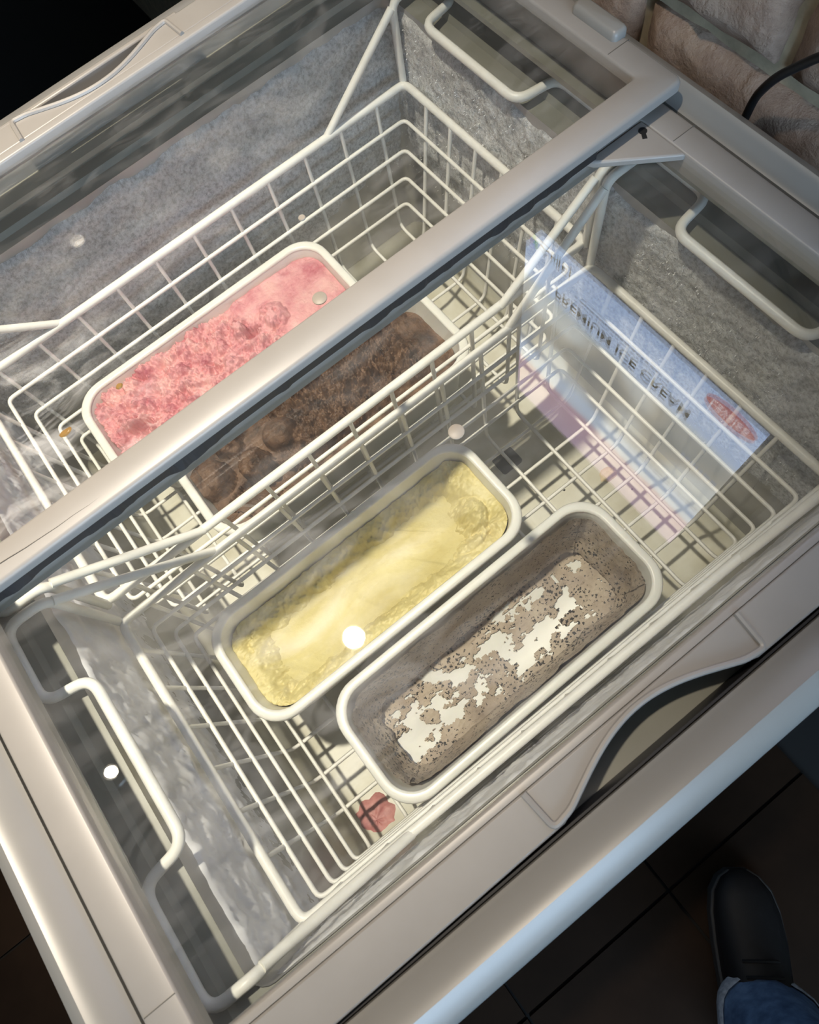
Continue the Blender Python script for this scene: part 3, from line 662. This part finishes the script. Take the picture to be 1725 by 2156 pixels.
def h_choc(u, v):
    X, Y = u * A_, v * B_
    d = 0.020 + 0.004 * noise.noise(Vector((X * 20, Y * 20, 4)))
    fz = NF(Vector((X * 80, Y * 80, 8.1)), 0.55, 2.1, 7)
    lo = noise.noise(Vector((X * 34, Y * 34, 2)))
    r = noise.ridged_multi_fractal(Vector((X * 46, Y * 46, 2.7)), 0.8, 2.1, 6, 1.0, 2.0)
    body = sm(-0.70, -0.40, v + 0.15 * lo) * sm(-0.50, -0.10, u) * (1 - sm(0.70, 0.86, u + 0.10 * lo + 0.05 * fz)) * (1 - sm(0.80, 0.95, v))
    cr = crumbs(X + 0.005 * fz, Y + 0.005 * lo, 105, 4.0)
    d -= body * (0.011 + 0.0085 * (1.2 - r) + 0.0095 * fz + 0.009 * lo + 0.0060 * cr)
    d -= (1 - body) * 0.0010 * fz
    q = blob(u + 0.05 * fz, v + 0.10 * fz, -0.66, -0.50, 0.30, 0.36)
    if q < 1: d += 0.060 * (1 - q) ** 0.4
    q = blob(u + 0.05 * fz, v + 0.10 * lo, -0.10, -0.62, 0.30, 0.14)
    if q < 1: d += 0.022 * (1 - q) ** 0.4
    for cu, cv, rad, hh, rg in ((-0.34, 0.16, 0.0215, 0.020, 0.5), (-0.90, 0.24, 0.026, 0.022, 1.0), (-0.60, -0.02, 0.020, 0.015, 1.8), (-0.66, 0.70, 0.018, 0.013, 2.2), (-0.20, 0.70, 0.017, 0.010, 2.2)):
        rr = math.hypot((u - cu) * A_, (v - cv) * B_) + 0.0022 * rg * fz + 0.002 * lo
        if rr < rad:
            d2 = 0.014 - hh * math.sqrt(max(0, 1 - (rr / rad) ** 2)) - 0.0028 * rg * fz - 0.002 * rg * cr
            d = min(d, d2)
    d += 0.004 * sm(0.55, 0.75, -v) if u > -0.35 else 0
    e = max(abs(u), abs(v))
    if u > -0.5: d += 0.006 * sm(0.90, 1.0, e)
    if e > 0.93: d = max(d, 0.004 * sm(0.93, 1.0, e) + (0.0005 if u < -0.5 else 0.004))
    return max(-0.014, d)
ice('chocolate_ice_cream', 'choc', h_choc, M_CHOC, 'dark brown chocolate ice cream with rough scooped lumps', 360, 145)

def h_yel(u, v):
    X, Y = u * A_, v * B_
    fz = NF(Vector((X * 60, Y * 60, 12.1)), 0.7, 2.1, 6); lo = noise.noise(Vector((X * 16, Y * 16, 6)))
    st = noise.noise(Vector((X * 30 + Y * 80, X * 120 - Y * 40, 2)))
    d = 0.1000 + 0.003 * lo
    far = sm(-0.20, 0.96, v + 0.14 * lo + 0.05 * fz); near = sm(0.05, 0.98, -v + 0.06 * lo + 0.04 * fz)
    left = sm(0.38, 1.0, -u + 0.06 * lo + 0.03 * fz); right = sm(0.45, 0.98, u + 0.08 * lo + 0.03 * fz)
    bank = max(far * 0.90, near * 0.93, left * 0.92, right * 0.98) + 0.06 * min(far + near, 1) * lo
    d -= 0.086 * bank
    q = blob(u, v + 0.1 * lo, 0.70, -0.25, 0.22, 0.60)
    if q < 1: d -= 0.026 * (1 - q) ** 0.8
    q = blob(u, v, -0.66, -0.05, 0.16, 0.40)
    if q < 1: d += 0.014 * (1 - q)
    q = blob(u + 0.05 * fz, v + 0.1 * fz, 0.10, -0.42, 0.07, 0.13)
    if q < 1: d -= 0.007 * (1 - q) ** 0.6
    rough = 0.4 + 0.6 * sm(0.15, 0.5, abs(v))
    d -= (0.0026 * fz + 0.0014 * st + 0.0012 * crumbs(X + 0.004 * fz, Y, 150, 6)) * rough
    return max(0.007, d)
ice('vanilla_ice_cream', 'yel', h_yel, M_YEL, 'pale yellow ice cream scooped hollow along the middle', 300, 125, low=0.0023)

# cookies-and-cream film left in the nearly empty tub
def residue():
    cx, cy, zr, zb, rot, _ = tubs['oreo']; H = zr - zb
    v = []; f = []; NU, NV = 250, 170; n = NU + 1
    W2 = 1.9     # v range beyond 1 climbs the walls
    for k in range(NV + 1):
        for i in range(NU + 1):
            s, q = (-1 + 2 * i / NU) * 1.42, (-1 + 2 * k / NV) * W2
            cu, cq = max(-1, min(1, s)), max(-1, min(1, q))
            climb = min(1.0, max((abs(s) - 1) / 0.42, (abs(q) - 1) / (W2 - 1), 0))
            depth = (H - 0.0045) - climb * (H - 0.0045 - 0.010)
            a, b, r = inner_half(depth, H)
            fz = NF(Vector((s * 4.0, q * 1.9, 2.0)), 0.8, 2.1, 6)
            thick = 0.0016 + 0.0014 * fz + 0.0016 * max(0, fz)
            edge = sm(0.0, 0.10, climb) * (1 - sm(0.10, 0.4, climb))
            thick += 0.004 * edge
            thick = max(0.0005, thick)
            x, y = squircle(s / max(1, abs(s)) if abs(s) > 1 else s, q / max(1, abs(q)) if abs(q) > 1 else q, a - thick, b - thick, r)
            v.append((x, y, H - depth + (thick if climb == 0 else thick * 0.4)))
    for k in range(NV):
        for i in range(NU):
            s, q = (-1 + 2 * (i + .5) / NU) * 1.42, (-1 + 2 * (k + .5) / NV) * W2
            if abs(s) < 0.98 and abs(q) < 0.95:
                fz = NF(Vector((s * 4.0, q * 1.9, 2.0)), 0.8, 2.1, 6) + 0.5 * NF(Vector((s * 9, q * 4.2, 7.0)), 0.8, 2.1, 4)
                bare = -0.10 + 0.55 * (abs(q + 0.05) + 0.25 * max(0, s)) ** 2 * 1.3 - 0.16 * (1 if s < 0.6 else 0)
                if fz < -0.15 - (bare + 0.12) : continue
                if fz < -0.02 and -0.75 < s < 0.72 and abs(q) < 0.72: continue
            f.append((k * n + i, k * n + i + 1, (k + 1) * n + i + 1, (k + 1) * n + i))
    o = MB().add(v, f).build('ice_cream_residue', M_OREO, tub_obj['oreo'], smooth=True, angle=180); o['label'] = 'grey-brown cookie ice cream film'
residue()

# ------------------------------------------------------------------ spills on the freezer floor
def spill(name, x, y, rx, ry, hgt, m, label, seed, z=0.4402):
    v = []; f = []; nr, na = 8, 36
    for k in range(nr + 1):
        for i in range(na):
            a = 2 * math.pi * i / na; t = k / nr
            rr = (1 + 0.28 * NF(Vector((math.cos(a) * 1.6, math.sin(a) * 1.6, seed)), 0.8, 2.1, 4)) * (1 - t)
            v.append((x + rx * rr * math.cos(a), y + ry * rr * math.sin(a), z + hgt * math.sqrt(max(0, 1 - (1 - t) ** 2)) * (1 + 0.35 * noise.noise(Vector((rr * 3, a * 2, seed)))) * (1 if k else 0)))
    for k in range(nr):
        for i in range(na):
            j = (i + 1) % na; f.append((k * na + i, k * na + j, (k + 1) * na + j, (k + 1) * na + i))
    o = MB().add([(p[0] - x, p[1] - y, p[2] - z) for p in v], f).build(name, m, None, smooth=True, angle=180); o.location = (x, y, z)
    tag(o, label, 'spill'); return o
M_REDSPILL = ice_mat('berry_spill', [(0.3, (0.42, 0.13, 0.13)), (0.7, (0.66, 0.32, 0.30))], 60, 0.35, 0.4, 0.002)
M_YSPILL = ice_mat('cream_spill', [(0.3, (0.70, 0.58, 0.30)), (0.7, (0.82, 0.66, 0.52))], 80, 0.4, 0.4, 0.002)
M_DARKSPILL = ice_mat('dark_spill', [(0.3, (0.02, 0.015, 0.01)), (0.7, (0.06, 0.045, 0.03))], 60, 0.4, 0.4, 0.002)
spill('berry_spill', -0.171, 0.008, 0.027, 0.026, 0.009, M_REDSPILL, 'red berry ice cream splat on the freezer floor, at the left', 1.0)
spill('cream_spill', 0.318, 0.153, 0.016, 0.009, 0.003, M_YSPILL, 'small yellowish cream splat on the freezer floor, at the right', 2.0)

for x, y, r, sd, lb in ((0.3235, 0.1190, 0.0022, 5.0, 'larger dark crumb on freezer floor, beside the small yellowish splat'), (0.3235, 0.0700, 0.0019, 6.0, 'dark crumb on freezer floor, beside the nearly empty tub'), (0.258, 0.173, 0.0016, 7.0, 'smallest dark crumb on freezer floor, beside the yellow tub')):
    o = spill('cookie_crumb', x, y, r, r * 0.8, r, M_DARKSPILL, lb, sd); o['category'] = 'crumb'; o['group'] = 'crumbs on the freezer floor'

# ------------------------------------------------------------------ cable on the wall
M_CABLE = mat('black_cable', (0.01, 0.01, 0.011), 0.4)
def hp(gx, gy, h): return (gx * h, gy * h, CAM_Z - h)
cb = [(0.437, 0.232, 0.60), (0.437, 0.230, 0.80), hp(1.066, 0.551, 0.409), hp(1.098, 0.556, 0.392), hp(1.131, 0.557, 0.379), hp(1.172, 0.548, 0.366), hp(1.212, 0.538, 0.354), hp(1.30, 0.50, 0.328), (0.43, 0.12, 0.99), (0.425, 0.03, 1.05), (0.44, 0.0, 1.12), (0.447, 0.0, 1.5)]
o = MB().tube(cb, 0.0033, 10, fil=0.02, fseg=5).build('power_cable', M_CABLE, None, smooth=True, angle=80); tag(o, 'black power cable running up the stone wall behind the chest', 'cable')

# ------------------------------------------------------------------ the person's foot
person = empty('person', (0.06, -0.52, 0)); tag(person, 'person in blue jeans and black shoe standing at the chest, one foot in view', 'person')
PO = Vector((-0.06, -0.52 * -1, 0))
M_SHOE = grained('black_shoe_leather', (0.004, 0.004, 0.005), 0.6, 0.2, 60, spec=0.25, bumpy=0.3)
M_SOLE = mat('black_rubber_sole', (0.02, 0.02, 0.02), 0.6)
M_JEAN = mat('denim', (0.06, 0.11, 0.22), 0.85, spec=0.2)
r_n, _, _ = noise_col(M_JEAN, 40, [(0.3, (0.035, 0.065, 0.13)), (0.7, (0.10, 0.17, 0.30))], 8); L(M_JEAN, r_n.outputs[0], BS(M_JEAN).inputs['Base Color']); bump(M_JEAN, 900, 0.4, 0.001)
toe = Vector((0.160, -0.405, 0)); fd = Vector((0.60, 0.80, 0)).normalized(); fs = Vector((fd.y, -fd.x, 0))
def S(a, s, z): p = toe - fd * a + fs * s; return (p.x + PO.x, p.y + PO.y, z)
# shoe: cross sections from toe to heel: (distance back, half width, top height, side shift)
secs = [(-0.010, 0.012, 0.030, 0.0), (0.0, 0.028, 0.042, 0.0), (0.02, 0.042, 0.052, 0.001), (0.05, 0.049, 0.060, 0.002), (0.09, 0.051, 0.068, 0.003), (0.13, 0.049, 0.082, 0.002), (0.17, 0.045, 0.098, 0.0), (0.21, 0.041, 0.105, -0.001), (0.25, 0.037, 0.104, -0.001), (0.275, 0.026, 0.095, 0.0), (0.284, 0.010, 0.080, 0.0)]
rings = []
for a, hw, ht, sh_ in secs:
    ring = []
    for k in range(20):
        an = 2 * math.pi * k / 20; c, s_ = math.cos(an), math.sin(an)
        zz = 0.022 + (ht - 0.022) * max(0, s_) ** 0.8 if s_ > 0 else 0.022 + 0.010 * s_
        ring.append(S(a, sh_ + hw * math.copysign(abs(c) ** 0.75, c), zz))
    rings.append(ring)
shoe = MB().loft(rings, True, True).build('shoe_upper', M_SHOE, person, smooth=True, angle=180)
out = []
for a, hw, ht, sh_ in secs: out.append((a, sh_ + hw + 0.004))
for a, hw, ht, sh_ in reversed(secs): out.append((a, sh_ - hw - 0.004))
MB().loft([[S(a, s, z) for a, s in out] for z in (0.001, 0.024)], True, True).build('shoe_sole', M_SOLE, shoe, bevel=0.002)
for k in range(4):
    a = 0.105 + 0.018 * k; zt = 0.074 + 0.0095 * k
    MB().tube([S(a, -0.026, zt - 0.006), S(a - 0.003, -0.012, zt + 0.003), S(a - 0.003, 0.012, zt + 0.003), S(a, 0.026, zt - 0.006)], 0.0026, 6, fil=0.01).build('lace', M_SHOE, shoe, smooth=True)
# trouser leg: rolled hem to above the knee
ank = toe - fd * 0.215
def leg_ring(cx, cy, r1, r2, z, seed, wr_, n=40, tilt=0.0):
    ring = []
    for k in range(n):
        an = 2 * math.pi * k / n
        w2 = 1 + wr_ * noise.noise(Vector((math.cos(an) * 2, math.sin(an) * 2, z * 14 + seed)))
        px, py = r1 * math.cos(an) * w2, r2 * math.sin(an) * w2
        p = Vector((cx, cy, z)) + fd * px + fs * py
        ring.append((p.x + PO.x, p.y + PO.y, z - tilt * px))
    return ring
prof = [(0.075, 0.084, 0.070), (0.080, 0.088, 0.074), (0.100, 0.087, 0.073), (0.115, 0.085, 0.072), (0.16, 0.082, 0.072), (0.24, 0.080, 0.071), (0.33, 0.082, 0.073), (0.43, 0.080, 0.074), (0.50, 0.082, 0.076), (0.58, 0.088, 0.081), (0.68, 0.094, 0.087)]
rings = []
for i in range(len(prof) - 1):
    for q in range(5):
        t = q / 5; z, a, b = [prof[i][j] * (1 - t) + prof[i + 1][j] * t for j in range(3)]
        rings.append(leg_ring(ank.x + fd.x * (0.010 - 0.10 * (z - 0.1)), ank.y + fd.y * (0.010 - 0.10 * (z - 0.1)), a, b, z, 3.0, 0.10, tilt=0.45 * max(0, 1 - (z - 0.075) / 0.25)))
MB().loft(rings, False, True).build('trouser_leg', M_JEAN, person, smooth=True, angle=180)
M_HEM = grained('faded_denim_hem', (0.22, 0.25, 0.30), 0.85, 0.35, 120)
hem = [leg_ring(ank.x + fd.x * 0.012, ank.y + fd.y * 0.012, a, b, z, 3.0, 0.10, tilt=0.45 * (1 - (z - 0.075) / 0.25)) for z, a, b in ((0.074, 0.084, 0.070), (0.0735, 0.0885, 0.0745), (0.080, 0.0905, 0.0765), (0.097, 0.0905, 0.0765), (0.100, 0.088, 0.074))]
MB().loft(hem).build('trouser_hem', M_HEM, person, smooth=True, angle=180)
